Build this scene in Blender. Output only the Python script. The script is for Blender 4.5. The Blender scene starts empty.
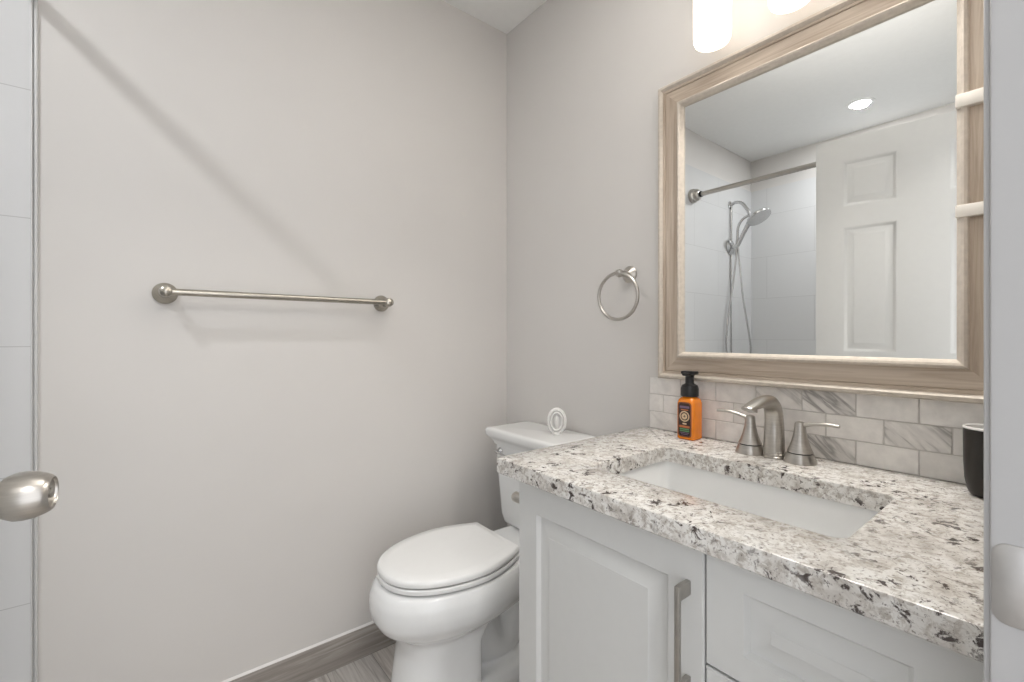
import bpy, bmesh, math, random
from mathutils import Vector, Matrix
random.seed(7)
S = bpy.context.scene
COL = S.collection
PI = math.pi

# ------------------------------------------------------------------ camera, world, exposure
cam_d = bpy.data.cameras.new('camera')
cam = bpy.data.objects.new('camera', cam_d)
COL.objects.link(cam)
cam.location = (0, 0, 1.113)
cam.rotation_euler = (PI / 2, 0, math.radians(-38.5))
cam_d.sensor_width = 36
cam_d.lens = 455 / 1024 * 36
cam_d.shift_y = -4.5 / 1024
cam_d.clip_start = 0.01
S.camera = cam
S.view_settings.view_transform = 'Standard'
S.view_settings.look = 'None'
S.view_settings.exposure = 0.25
S.view_settings.gamma = 1.0
S.view_settings.use_curve_mapping = False
W = bpy.data.worlds.new('world')
S.world = W
W.use_nodes = True
W.node_tree.nodes['Background'].inputs[0].default_value = (0.95, 0.965, 1.0, 1)
W.node_tree.nodes['Background'].inputs[1].default_value = 1.6

def light(name, kind, loc, energy, color, size=0.1, rot=(0, 0, 0), spot=None):
    d = bpy.data.lights.new(name, kind)
    d.energy = energy
    d.color = color
    if kind == 'AREA':
        d.shape = 'DISK'
        d.size = size
    else:
        d.shadow_soft_size = size
    if spot:
        d.spot_size = spot
        d.spot_blend = 0.6
    o = bpy.data.objects.new(name, d)
    COL.objects.link(o)
    o.location = loc
    o.rotation_euler = rot
    return o

# shower downlight, and an unseen hallway lamp added as fill
light('shower_lamp', 'AREA', (-0.77, 0.79, 2.4265), 8.3, (0.95, 0.97, 1.0), 0.065)
light('hall_fill_lamp', 'AREA', (0.1, -0.75, 2.36), 10, (1.0, 0.97, 0.93), 0.34)

# ------------------------------------------------------------------ materials
def nt(name):
    m = bpy.data.materials.new(name)
    m.use_nodes = True
    t = m.node_tree
    return m, t, t.nodes, t.links, t.nodes['Principled BSDF']

def mat(name, col, rough=0.5, metal=0.0, noise=0.03, nscale=40.0, bump=0.0, bscale=200.0, coat=0.0, ior=None, stretch=(1, 1, 1)):
    m, t, N, L, b = nt(name)
    tc = N.new('ShaderNodeTexCoord')
    mp = N.new('ShaderNodeMapping')
    mp.inputs['Scale'].default_value = stretch
    L.new(tc.outputs['Object'], mp.inputs[0])
    n = N.new('ShaderNodeTexNoise')
    n.inputs['Scale'].default_value = nscale
    n.inputs['Detail'].default_value = 3
    L.new(mp.outputs[0], n.inputs['Vector'])
    r = N.new('ShaderNodeValToRGB')
    r.color_ramp.elements[0].position = 0.3
    r.color_ramp.elements[1].position = 0.7
    r.color_ramp.elements[0].color = tuple(c * (1 - noise) for c in col) + (1,)
    r.color_ramp.elements[1].color = tuple(min(1, c * (1 + noise)) for c in col) + (1,)
    L.new(n.outputs['Fac'], r.inputs[0])
    L.new(r.outputs[0], b.inputs['Base Color'])
    b.inputs['Roughness'].default_value = rough
    b.inputs['Metallic'].default_value = metal
    b.inputs['Coat Weight'].default_value = coat
    b.inputs['Coat Roughness'].default_value = 0.08
    if ior:
        b.inputs['IOR'].default_value = ior
    if bump:
        n2 = N.new('ShaderNodeTexNoise')
        n2.inputs['Scale'].default_value = bscale
        L.new(mp.outputs[0], n2.inputs['Vector'])
        bp = N.new('ShaderNodeBump')
        bp.inputs['Strength'].default_value = bump
        bp.inputs['Distance'].default_value = 0.002
        L.new(n2.outputs['Fac'], bp.inputs['Height'])
        L.new(bp.outputs[0], b.inputs['Normal'])
    return m

def emit(name, col, strength):
    m, t, N, L, b = nt(name)
    b.inputs['Base Color'].default_value = col + (1,)
    b.inputs['Emission Color'].default_value = col + (1,)
    b.inputs['Emission Strength'].default_value = strength
    b.inputs['Roughness'].default_value = 0.4
    return m

def ramp(N, stops, interp='LINEAR'):
    r = N.new('ShaderNodeValToRGB')
    cr = r.color_ramp
    cr.interpolation = interp
    while len(cr.elements) < len(stops):
        cr.elements.new(0.5)
    for e, (p, c) in zip(cr.elements, stops):
        e.position = p
        e.color = tuple(c) + (1,)
    return r

def noise(N, L, vec, scale, detail=4, rough=0.55, dist=0.0):
    n = N.new('ShaderNodeTexNoise')
    n.inputs['Scale'].default_value = scale
    n.inputs['Detail'].default_value = detail
    n.inputs['Roughness'].default_value = rough
    n.inputs['Distortion'].default_value = dist
    L.new(vec, n.inputs['Vector'])
    return n

def mixc(N, L, fac, a, b):
    m = N.new('ShaderNodeMix')
    m.data_type = 'RGBA'
    for s, v in ((m.inputs[0], fac), (m.inputs[6], a), (m.inputs[7], b)):
        if hasattr(v, 'is_linked'):
            L.new(v, s)
        else:
            s.default_value = v if isinstance(v, (int, float)) else tuple(v) + (1,)
    return m.outputs[2]

def granite_mat():
    m, t, N, L, b = nt('granite')
    tc = N.new('ShaderNodeTexCoord')
    v = tc.outputs['Object']
    mp = N.new('ShaderNodeMapping')
    mp.inputs['Rotation'].default_value = (0.3, 0.2, 0.5)
    L.new(v, mp.inputs[0])
    v = mp.outputs[0]
    base = ramp(N, [(0.32, (0.50, 0.47, 0.435)), (0.43, (0.67, 0.645, 0.61)), (0.58, (0.79, 0.78, 0.755)), (0.72, (0.68, 0.66, 0.635))])
    L.new(noise(N, L, v, 22, 5, 0.6, 0.6).outputs['Fac'], base.inputs[0])
    # grey crystals
    g = ramp(N, [(0.485, (0, 0, 0)), (0.61, (1, 1, 1))])
    L.new(noise(N, L, v, 85, 6, 0.68, 0.6).outputs['Fac'], g.inputs[0])
    c1 = mixc(N, L, g.outputs[0], base.outputs[0], (0.46, 0.425, 0.385))
    # fine pepper
    p = ramp(N, [(0.58, (0, 0, 0)), (0.66, (1, 1, 1))])
    L.new(noise(N, L, v, 210, 4, 0.65, 0.3).outputs['Fac'], p.inputs[0])
    c2 = mixc(N, L, p.outputs[0], c1, (0.25, 0.225, 0.205))
    # dark garnet clots gathered in patches
    d = ramp(N, [(0.555, (0, 0, 0)), (0.60, (1, 1, 1))])
    L.new(noise(N, L, v, 52, 6, 0.68, 0.5).outputs['Fac'], d.inputs[0])
    pm = ramp(N, [(0.42, (0.1, 0.1, 0.1)), (0.54, (1, 1, 1))])
    L.new(noise(N, L, v, 9, 2).outputs['Fac'], pm.inputs[0])
    mul = N.new('ShaderNodeMath')
    mul.operation = 'MULTIPLY'
    L.new(d.outputs[0], mul.inputs[0])
    L.new(pm.outputs[0], mul.inputs[1])
    c3 = mixc(N, L, mul.outputs[0], c2, (0.07, 0.055, 0.05))
    L.new(c3, b.inputs['Base Color'])
    b.inputs['Roughness'].default_value = 0.16
    return m

def wood_mat(name, axis, stops, scale=1.0, rough=0.45):
    """grain stretched along one object axis"""
    m, t, N, L, b = nt(name)
    tc = N.new('ShaderNodeTexCoord')
    mp = N.new('ShaderNodeMapping')
    sc = [70 * scale] * 3
    sc['xyz'.index(axis)] = 3.0 * scale
    mp.inputs['Scale'].default_value = sc
    L.new(tc.outputs['Object'], mp.inputs[0])
    n = noise(N, L, mp.outputs[0], 1.0, 6, 0.6, 1.2)
    r = ramp(N, stops)
    L.new(n.outputs['Fac'], r.inputs[0])
    L.new(r.outputs[0], b.inputs['Base Color'])
    b.inputs['Roughness'].default_value = rough
    bp = N.new('ShaderNodeBump')
    bp.inputs['Strength'].default_value = 0.15
    bp.inputs['Distance'].default_value = 0.001
    L.new(n.outputs['Fac'], bp.inputs['Height'])
    L.new(bp.outputs[0], b.inputs['Normal'])
    return m

def plank_mat():
    m, t, N, L, b = nt('floor_planks')
    tc = N.new('ShaderNodeTexCoord')
    mp = N.new('ShaderNodeMapping')
    mp.inputs['Rotation'].default_value = (0, 0, PI / 2)
    L.new(tc.outputs['Object'], mp.inputs[0])
    br = N.new('ShaderNodeTexBrick')
    br.inputs['Scale'].default_value = 1.0
    br.inputs['Brick Width'].default_value = 0.9
    br.inputs['Row Height'].default_value = 0.152
    br.inputs['Mortar Size'].default_value = 0.0012
    br.inputs['Color1'].default_value = (0.9, 0.9, 0.9, 1)
    br.inputs['Color2'].default_value = (1.08, 1.06, 1.04, 1)
    br.inputs['Mortar'].default_value = (0.5, 0.5, 0.5, 1)
    L.new(mp.outputs[0], br.inputs['Vector'])
    mp2 = N.new('ShaderNodeMapping')
    mp2.inputs['Scale'].default_value = (60, 3, 60)
    L.new(tc.outputs['Object'], mp2.inputs[0])
    n = noise(N, L, mp2.outputs[0], 1.0, 6, 0.6, 1.0)
    r = ramp(N, [(0.3, (0.32, 0.29, 0.265)), (0.5, (0.50, 0.47, 0.44)), (0.7, (0.64, 0.61, 0.58))])
    L.new(n.outputs['Fac'], r.inputs[0])
    mx = N.new('ShaderNodeMix')
    mx.data_type = 'RGBA'
    mx.blend_type = 'MULTIPLY'
    mx.inputs[0].default_value = 1
    L.new(r.outputs[0], mx.inputs[6])
    L.new(br.outputs['Color'], mx.inputs[7])
    L.new(mx.outputs[2], b.inputs['Base Color'])
    b.inputs['Roughness'].default_value = 0.4
    return m

def marble_mat():
    """per-tile attribute: r tone, g vein strength, b offset"""
    m, t, N, L, b = nt('marble_tile')
    tc = N.new('ShaderNodeTexCoord')
    at = N.new('ShaderNodeAttribute')
    at.attribute_name = 'tile'
    sp = N.new('ShaderNodeSeparateColor')
    L.new(at.outputs['Color'], sp.inputs[0])
    off = N.new('ShaderNodeCombineXYZ')
    L.new(sp.outputs[2], off.inputs[0])
    L.new(sp.outputs[2], off.inputs[1])
    ad = N.new('ShaderNodeVectorMath')
    ad.operation = 'ADD'
    L.new(tc.outputs['Object'], ad.inputs[0])
    L.new(off.outputs[0], ad.inputs[1])
    v = ad.outputs[0]
    mp = N.new('ShaderNodeMapping')
    mp.inputs['Rotation'].default_value = (math.radians(-42), 0, 0)
    L.new(v, mp.inputs[0])
    mp3 = N.new('ShaderNodeMapping')
    mp3.inputs['Scale'].default_value = (1, 6, 42)
    L.new(mp.outputs[0], mp3.inputs[0])
    n = noise(N, L, mp3.outputs[0], 1.0, 3, 0.55, 0.5)
    r = ramp(N, [(0.40, (0, 0, 0)), (0.52, (0.25, 0.25, 0.25)), (0.60, (1, 1, 1)), (0.66, (0.3, 0.3, 0.3))])
    L.new(n.outputs['Fac'], r.inputs[0])
    mul = N.new('ShaderNodeMath')
    mul.operation = 'MULTIPLY'
    L.new(r.outputs[0], mul.inputs[0])
    L.new(sp.outputs[1], mul.inputs[1])
    tone = ramp(N, [(0, (0.80, 0.77, 0.735)), (1, (0.90, 0.88, 0.85))])
    L.new(sp.outputs[0], tone.inputs[0])
    cl = ramp(N, [(0.35, (0.9, 0.9, 0.9)), (0.65, (1.04, 1.04, 1.04))])
    L.new(noise(N, L, v, 30, 4).outputs['Fac'], cl.inputs[0])
    mx = N.new('ShaderNodeMix')
    mx.data_type = 'RGBA'
    mx.blend_type = 'MULTIPLY'
    mx.inputs[0].default_value = 1
    L.new(tone.outputs[0], mx.inputs[6])
    L.new(cl.outputs[0], mx.inputs[7])
    c = mixc(N, L, mul.outputs[0], mx.outputs[2], (0.34, 0.325, 0.31))
    L.new(c, b.inputs['Base Color'])
    b.inputs['Roughness'].default_value = 0.3
    return m

def shower_tile_mat():
    m, t, N, L, b = nt('shower_tile')
    tc = N.new('ShaderNodeTexCoord')
    sx = N.new('ShaderNodeSeparateXYZ')
    L.new(tc.outputs['Object'], sx.inputs[0])
    add = N.new('ShaderNodeMath')
    add.operation = 'ADD'
    L.new(sx.outputs[0], add.inputs[0])
    L.new(sx.outputs[1], add.inputs[1])
    cx = N.new('ShaderNodeCombineXYZ')
    L.new(add.outputs[0], cx.inputs[0])
    zz = N.new('ShaderNodeMath')
    zz.operation = 'SUBTRACT'
    L.new(sx.outputs[2], zz.inputs[0])
    zz.inputs[1].default_value = 0.174
    L.new(zz.outputs[0], cx.inputs[1])
    br = N.new('ShaderNodeTexBrick')
    br.inputs['Scale'].default_value = 1.0
    br.inputs['Brick Width'].default_value = 0.61
    br.inputs['Row Height'].default_value = 0.305
    br.inputs['Mortar Size'].default_value = 0.0011
    br.inputs['Mortar Smooth'].default_value = 0.3
    br.inputs['Color1'].default_value = (0.67, 0.67, 0.67, 1)
    br.inputs['Color2'].default_value = (0.685, 0.685, 0.685, 1)
    br.inputs['Mortar'].default_value = (0.50, 0.495, 0.49, 1)
    L.new(cx.outputs[0], br.inputs['Vector'])
    L.new(br.outputs['Color'], b.inputs['Base Color'])
    b.inputs['Roughness'].default_value = 0.14
    return m

M = {}
M['paint'] = mat('wall_paint', (0.662, 0.638, 0.613), 0.55, noise=0.008, nscale=6, bump=0.04, bscale=350)
M['ceiling'] = mat('ceiling_paint', (0.87, 0.87, 0.855), 0.7, noise=0.01, bump=0.05)
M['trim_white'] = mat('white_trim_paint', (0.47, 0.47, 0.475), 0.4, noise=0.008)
M['door_white'] = mat('white_door_paint', (0.60, 0.60, 0.59), 0.35, noise=0.008)
M['cab_white'] = mat('white_cabinet_paint', (0.66, 0.665, 0.655), 0.33, noise=0.008)
M['gap'] = mat('dark_gap', (0.10, 0.10, 0.10), 0.8)
M['porcelain'] = mat('porcelain', (0.82, 0.825, 0.82), 0.09, noise=0.005, coat=0.3)
M['seat'] = mat('seat_plastic', (0.83, 0.83, 0.82), 0.2, noise=0.005)
M['nickel'] = mat('brushed_nickel', (0.52, 0.495, 0.46), 0.29, 1.0, noise=0.06, nscale=30, stretch=(1, 1, 14))
M['nickel_bar'] = mat('aged_nickel_bar', (0.42, 0.395, 0.345), 0.27, 1.0, noise=0.06)
M['nickel_dark'] = mat('satin_pull_metal', (0.45, 0.43, 0.40), 0.38, 1.0, noise=0.05)
M['strike'] = mat('satin_strike_metal', (0.52, 0.51, 0.50), 0.42, 1.0, noise=0.05, nscale=60)
M['chrome'] = mat('chrome', (0.62, 0.62, 0.62), 0.14, 1.0, noise=0.02)
M['black_plastic'] = mat('black_plastic', (0.012, 0.012, 0.013), 0.3, noise=0.1)
M['black_cup'] = mat('black_cup_glaze', (0.016, 0.013, 0.010), 0.35, noise=0.1)
M['white_plastic'] = mat('white_plastic', (0.84, 0.83, 0.81), 0.35, noise=0.01)
M['orange'] = mat('orange_soap', (0.80, 0.225, 0.008), 0.22, noise=0.05, coat=0.3)
M['label_dark'] = mat('label_dark', (0.035, 0.016, 0.014), 0.5, noise=0.3, nscale=300)
M['label_cream'] = mat('label_cream', (0.72, 0.55, 0.36), 0.5)
M['label_orange'] = mat('label_orange', (0.55, 0.17, 0.06), 0.5)
M['label_green'] = mat('label_green', (0.10, 0.28, 0.12), 0.5)
M['label_purple'] = mat('label_purple', (0.20, 0.13, 0.22), 0.5)
M['grout'] = mat('grout', (0.62, 0.59, 0.56), 0.8)
M['caulk'] = mat('caulk', (0.72, 0.70, 0.68), 0.5)
M['pan'] = mat('shower_pan', (0.75, 0.75, 0.74), 0.3)
M['mirror'] = mat('silvered_glass', (0.90, 0.91, 0.90), 0.0, 1.0, noise=0.0)
M['granite'] = granite_mat()
M['marble'] = marble_mat()
M['shower_tile'] = shower_tile_mat()
M['planks'] = plank_mat()
fw = [(0.28, (0.34, 0.265, 0.20)), (0.48, (0.47, 0.385, 0.305)), (0.62, (0.56, 0.475, 0.39)), (0.78, (0.62, 0.54, 0.45))]
M['frame_h'] = wood_mat('limed_wood_horizontal', 'y', fw)
M['frame_v'] = wood_mat('limed_wood_vertical', 'z', fw)
M['frame_lip'] = mat('champagne_lip', (0.57, 0.51, 0.44), 0.42, 0.1, noise=0.08, nscale=90)
M['frame_white'] = mat('cream_band', (0.74, 0.70, 0.64), 0.35)
M['base_wood'] = wood_mat('baseboard_wood', 'x', [(0.3, (0.20, 0.175, 0.155)), (0.55, (0.32, 0.29, 0.262)), (0.75, (0.43, 0.40, 0.365))], 0.8, 0.4)
M['shade'] = emit('lit_glass_shade', (1.0, 0.92, 0.82), 1.12)
M['diffuser'] = emit('lit_diffuser', (0.98, 0.99, 1.0), 9.0)
M['hall_fill_diffuser'] = emit('hall_fill_glow', (1.0, 0.97, 0.92), 5.0)  # glow of the added hallway fill lamp

# ------------------------------------------------------------------ mesh helpers
def box(bm, x0, x1, y0, y1, z0, z1, bev=0.0, seg=2, mi=0):
    vs = [bm.verts.new((x, y, z)) for x in (x0, x1) for y in (y0, y1) for z in (z0, z1)]
    idx = [(0, 1, 3, 2), (4, 6, 7, 5), (0, 4, 5, 1), (2, 3, 7, 6), (0, 2, 6, 4), (1, 5, 7, 3)]
    fs = [bm.faces.new([vs[i] for i in f]) for f in idx]
    for f in fs:
        f.material_index = mi
    if bev:
        es = list({e for f in fs for e in f.edges})
        r = bmesh.ops.bevel(bm, geom=es, offset=bev, segments=seg, affect='EDGES', profile=0.5)
        for f in r['faces']:
            f.material_index = mi
    return fs

def frame_of(axis):
    a = Vector(axis).normalized()
    h = Vector((0, 0, 1)) if abs(a.z) < 0.9 else Vector((1, 0, 0))
    u = a.cross(h).normalized()
    return a, u, a.cross(u).normalized()

def loft(bm, rings, cap0=True, cap1=True, closed=True, mi=0, smooth=True):
    R = [[bm.verts.new(p) for p in ring] for ring in rings]
    n = len(R[0])
    for a, b in zip(R, R[1:]):
        for i in range(n if closed else n - 1):
            j = (i + 1) % n
            f = bm.faces.new((a[i], a[j], b[j], b[i]))
            f.smooth = smooth
            f.material_index = mi
    if cap0:
        f = bm.faces.new(R[0][::-1])
        f.material_index = mi
        f.smooth = False
    if cap1:
        f = bm.faces.new(R[-1])
        f.material_index = mi
        f.smooth = False
    return R

def lathe(bm, prof, o, axis, n=32, mi=0, cap0=True, cap1=True, sx=1.0, sy=1.0):
    a, u, v = frame_of(axis)
    o = Vector(o)
    rings = []
    for r, h in prof:
        r = max(r, 1e-5)
        rings.append([o + a * h + (u * math.cos(2 * PI * i / n) * sx + v * math.sin(2 * PI * i / n) * sy) * r for i in range(n)])
    loft(bm, rings, cap0, cap1, True, mi)

def catmull(pts, k=6):
    P = [Vector(p) for p in pts]
    out = []
    for i in range(len(P) - 1):
        p0 = P[max(i - 1, 0)]
        p1, p2 = P[i], P[i + 1]
        p3 = P[min(i + 2, len(P) - 1)]
        for j in range(k):
            t = j / k
            out.append(0.5 * ((2 * p1) + (p2 - p0) * t + (2 * p0 - 5 * p1 + 4 * p2 - p3) * t * t + (3 * p1 - p0 - 3 * p2 + p3) * t ** 3))
    out.append(P[-1])
    return out

def tube(bm, pts, r, n=14, mi=0, k=6, flat=1.0, smooth_path=True):
    """r: number or list interpolated along the path; flat scales the second radius"""
    P = catmull(pts, k) if smooth_path else [Vector(p) for p in pts]
    m = len(P)
    def rad(i):
        if isinstance(r, (int, float)):
            return r
        t = i / (m - 1) * (len(r) - 1)
        a = min(int(t), len(r) - 2)
        return r[a] + (r[a + 1] - r[a]) * (t - a)
    def flt(i):
        if isinstance(flat, (int, float)):
            return flat
        t = i / (m - 1) * (len(flat) - 1)
        a = min(int(t), len(flat) - 2)
        return flat[a] + (flat[a + 1] - flat[a]) * (t - a)
    rings = []
    ref = None
    for i, p in enumerate(P):
        d = (P[min(i + 1, m - 1)] - P[max(i - 1, 0)]).normalized()
        if ref is None:
            _, u, v = frame_of(d)
        else:
            u = (ref - d * ref.dot(d)).normalized()
            v = d.cross(u)
        ref = u
        q = rad(i)
        rings.append([p + u * math.cos(2 * PI * j / n) * q + v * math.sin(2 * PI * j / n) * q * flt(i) for j in range(n)])
    loft(bm, rings, mi=mi)

def torus(bm, c, axis, R, r, n=56, k=12, mi=0):
    a, u, v = frame_of(axis)
    c = Vector(c)
    rings = []
    for i in range(n):
        th = 2 * PI * i / n
        d = u * math.cos(th) + v * math.sin(th)
        rings.append([bm.verts.new(c + d * (R + r * math.cos(2 * PI * j / k)) + a * r * math.sin(2 * PI * j / k)) for j in range(k)])
    for i in range(n):
        A, B = rings[i], rings[(i + 1) % n]
        for j in range(k):
            f = bm.faces.new((A[j], A[(j + 1) % k], B[(j + 1) % k], B[j]))
            f.smooth = True
            f.material_index = mi

def rrect(x0, x1, y0, y1, r, z, k=6):
    out = []
    for cx, cy, a0 in ((x1 - r, y1 - r, 0), (x0 + r, y1 - r, PI / 2), (x0 + r, y0 + r, PI), (x1 - r, y0 + r, 1.5 * PI)):
        for i in range(k + 1):
            a = a0 + PI / 2 * i / k
            out.append((cx + r * math.cos(a), cy + r * math.sin(a), z))
    return out

def rings_panel(bm, o, u, v, n, w, h, rings, mi=0):
    """concentric rectangles (inset, height along n); first is the outer back edge"""
    o, u, v, n = Vector(o), Vector(u), Vector(v), Vector(n)
    prev = None
    for ins, d in rings:
        iu, iv = ins if isinstance(ins, tuple) else (ins, ins)
        cur = [bm.verts.new(o + u * a + v * b + n * d) for a, b in ((iu, iv), (w - iu, iv), (w - iu, h - iv), (iu, h - iv))]
        if prev:
            for i in range(4):
                f = bm.faces.new((prev[i], prev[(i + 1) % 4], cur[(i + 1) % 4], cur[i]))
                f.material_index = mi
        prev = cur
    f = bm.faces.new(prev)
    f.material_index = mi

def root(name, label, cat, loc, group=None):
    o = bpy.data.objects.new(name, None)
    o.empty_display_size = 0.05
    COL.objects.link(o)
    o.location = loc
    o['label'] = label
    o['category'] = cat
    if group:
        o['group'] = group
    return o

def origin(o):
    p = Vector((0, 0, 0))
    while o:
        p += Vector(o.location)
        o = o.parent
    return p

def obj(name, bm, mats, parent=None, loc=None, auto=True):
    """links the bmesh (built in room coordinates) as ONE mesh object"""
    bmesh.ops.recalc_face_normals(bm, faces=bm.faces)
    off = origin(parent) if parent else Vector(loc or (0, 0, 0))
    bmesh.ops.translate(bm, verts=bm.verts, vec=-off)
    me = bpy.data.meshes.new(name)
    bm.to_mesh(me)
    bm.free()
    for m in (mats if isinstance(mats, (list, tuple)) else [mats]):
        me.materials.append(m)
    o = bpy.data.objects.new(name, me)
    COL.objects.link(o)
    if parent:
        o.parent = parent
    else:
        o.location = off
    if auto:
        me.set_sharp_from_angle(angle=math.radians(38))
    return o

def struct(name, bm, m, label=None, cat=None, parent=None):
    o = obj(name, bm, m, parent)
    o['kind'] = 'structure'
    if label:
        o['label'] = label
        o['category'] = cat
    return o

def B():
    return bmesh.new()

# ------------------------------------------------------------------ the room
XR, YB, XL, YF, H = 1.22, 1.57, -1.155, 0.044, 2.434     # right, back, left, front inner faces, ceiling
b = B(); box(b, XL - 0.1, XR + 0.1, -1.4, YB + 0.1, -0.06, 0)
struct('floor', b, M['planks'], 'grey wood plank floor beside the toilet', 'floor')
b = B(); box(b, XL - 0.1, XR + 0.1, -1.4, YB + 0.1, H, H + 0.06)
struct('ceiling', b, M['ceiling'], 'plain white painted ceiling above the room', 'ceiling')
b = B(); box(b, XL - 0.1, XR + 0.1, YB, YB + 0.1, 0, H)
struct('wall_back', b, M['paint'], 'warm grey painted wall behind the towel bar', 'wall')
b = B(); box(b, XR, XR + 0.1, -0.075, YB, 0, H)
struct('wall_right', b, M['paint'], 'warm grey painted wall behind mirror and towel ring', 'wall')
b = B(); box(b, XL - 0.1, XL, -0.075, YB, 0, H)
struct('wall_left', b, M['paint'], 'painted far wall of the shower seen in mirror', 'wall')
b = B()
box(b, XL, -0.29, -0.075, YF - 0.004, 0, H)
box(b, 0.51, XR, -0.075, YF - 0.004, 0, H)
box(b, -0.29, 0.51, -0.075, YF - 0.004, 2.085, H)
struct('wall_front', b, M['paint'], 'painted wall around the doorway opening', 'wall')

# shower tile cladding on three walls, with a rounded edge profile where it ends on the back wall
TX = -0.2223
b = B()
box(b, XL, TX, YB - 0.010, YB, 0.0, 2.2)
box(b, XL, XL + 0.010, YF, YB - 0.010, 0.0, 2.2)
box(b, XL + 0.010, -0.33, YF - 0.004, YF + 0.006, 0.0, 2.2)
struct('wall_shower_tile', b, M['shower_tile'], 'glossy white large format shower wall tiles', 'tile')
b = B()
box(b, TX, TX + 0.003, YB - 0.0115, YB, 0.0, 2.2, 0.001)
box(b, TX + 0.003, TX + 0.005, YB - 0.004, YB, 0.0, 2.2)
box(b, TX + 0.005, TX + 0.0112, YB - 0.0075, YB, 0.0, 2.2, 0.002)
struct('trim_1', b, M['door_white'], 'slim white vertical edge strip beside the shower tile', 'trim')
b = B(); box(b, -0.335, -0.235, YF, YB - 0.0105, 0, 0.10, 0.006)
struct('trim_2', b, M['shower_tile'], 'low white tiled curb of the shower', 'curb')
b = B(); box(b, XL + 0.0105, -0.336, YF + 0.0065, YB - 0.0105, 0.0, 0.03, 0.004)
struct('floor_shower', b, M['pan'], 'pale shower floor behind the curb', 'floor')

# baseboards
def baseboard(name, pts, label, m):
    b = B()
    x0, x1, y0, y1, ax = pts
    if ax == 'x':
        prof = [(y1, 0), (y0, 0), (y0, 0.085), (y0 + 0.004, 0.094), (y0 + 0.006, 0.1), (y1, 0.1)]
        loft(b, [[(x, p, z) for p, z in prof] for x in (x0, x1)], smooth=False)
        cz = [(y1, 0.1), (y0 + 0.006, 0.1), (y0 + 0.008, 0.102), (y1, 0.1045)]
        loft(b, [[(x, p, z) for p, z in cz] for x in (x0, x1)], smooth=False, mi=1)
    else:
        prof = [(x1, 0), (x0, 0), (x0, 0.085), (x0 + 0.004, 0.094), (x0 + 0.006, 0.1), (x1, 0.1)]
        loft(b, [[(p, y, z) for p, z in prof] for y in (y0, y1)], smooth=False)
        cz = [(x1, 0.1), (x0 + 0.006, 0.1), (x0 + 0.008, 0.102), (x1, 0.1045)]
        loft(b, [[(p, y, z) for p, z in cz] for y in (y0, y1)], smooth=False, mi=1)
    return struct(name, b, [m, M['caulk']], label, 'baseboard')
baseboard('baseboard_back', (-0.2, XR, YB - 0.014, YB, 'x'), 'dark grey wood look baseboard along the towel bar wall', M['base_wood'])
baseboard('baseboard_right', (XR - 0.014, XR, 0.86, YB - 0.014, 'y'), 'dark grey wood look baseboard behind the toilet', M['base_wood'])

# door frame (jambs, head, stop, thin room side casing) with strike plate
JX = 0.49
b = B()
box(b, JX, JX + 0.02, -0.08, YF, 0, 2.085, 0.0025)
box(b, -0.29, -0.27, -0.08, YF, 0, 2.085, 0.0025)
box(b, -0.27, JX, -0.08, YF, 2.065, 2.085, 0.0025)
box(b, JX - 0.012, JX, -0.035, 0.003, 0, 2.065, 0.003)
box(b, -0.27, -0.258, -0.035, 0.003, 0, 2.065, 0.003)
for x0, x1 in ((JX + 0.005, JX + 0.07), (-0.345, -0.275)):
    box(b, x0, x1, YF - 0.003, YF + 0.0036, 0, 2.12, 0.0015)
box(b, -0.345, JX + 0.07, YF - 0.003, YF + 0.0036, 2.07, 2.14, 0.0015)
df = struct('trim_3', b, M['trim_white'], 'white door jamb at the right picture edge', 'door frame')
b = B()
zc = 0.932
pl = []
def plate_ring(x, ins):
    w0, w1, hh, r = 0.017, 0.0428, 0.0295, 0.009
    return [(x, p[0], p[1]) for p in [(q[0], q[1]) for q in rrect(w0 + ins, w1 - ins, zc - hh + ins, zc + hh - ins, r, 0)]]
loft(b, [plate_ring(JX + 0.001, 0), plate_ring(JX - 0.001, 0), plate_ring(JX - 0.0016, 0.001)], smooth=False)
sp_ = obj('strike_plate', b, M['strike'], df)
sp_['label'] = 'satin nickel strike plate set in the jamb'
b = B()
for dz in (-0.021, 0.021):
    lathe(b, [(0.0035, 0), (0.0035, 0.0006), (0.002, 0.001)], (JX - 0.0014, 0.0215, zc + dz), (-1, 0, 0), 12)
obj('screw', b, M['nickel_dark'], sp_)

# ------------------------------------------------------------------ door (open, six raised panels) with knob
HX, HY = -0.252, 0.048
ang = math.atan2(0.10, 0.752)
du = Vector((math.sin(ang), math.cos(ang), 0))         # along the leaf from hinge
dn = Vector((math.cos(ang), -math.sin(ang), 0))        # room-facing normal
DW, DT, DZ0, DZ1 = 0.775, 0.035, 0.012, 2.05
cols = [0, 0.107, 0.305, DW - 0.305, DW - 0.107, DW]
rows = [DZ0, 0.23, 0.86, 1.04, 1.63, 1.725, 1.94, DZ1]
b = B()
def dpt(a, z, d):
    return Vector((HX, HY, 0)) + du * a + dn * d + Vector((0, 0, z))
for side in (0, 1):
    nn = dn if side == 0 else -dn
    d0 = 0 if side == 0 else -DT
    for i in range(5):
        for j in range(7):
            a0, a1, z0, z1 = cols[i], cols[i + 1], rows[j], rows[j + 1]
            if i in (1, 3) and j in (1, 3, 5):
                rings_panel(b, dpt(a0, z0, d0), du, (0, 0, 1), nn, a1 - a0, z1 - z0,
                            [(0, 0), (0.006, -0.002), (0.012, -0.008), (0.018, -0.009), (0.042, -0.002), (0.044, -0.002)])
            else:
                b.faces.new([b.verts.new(dpt(a, z, d0)) for a, z in ((a0, z0), (a1, z0), (a1, z1), (a0, z1))])
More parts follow.
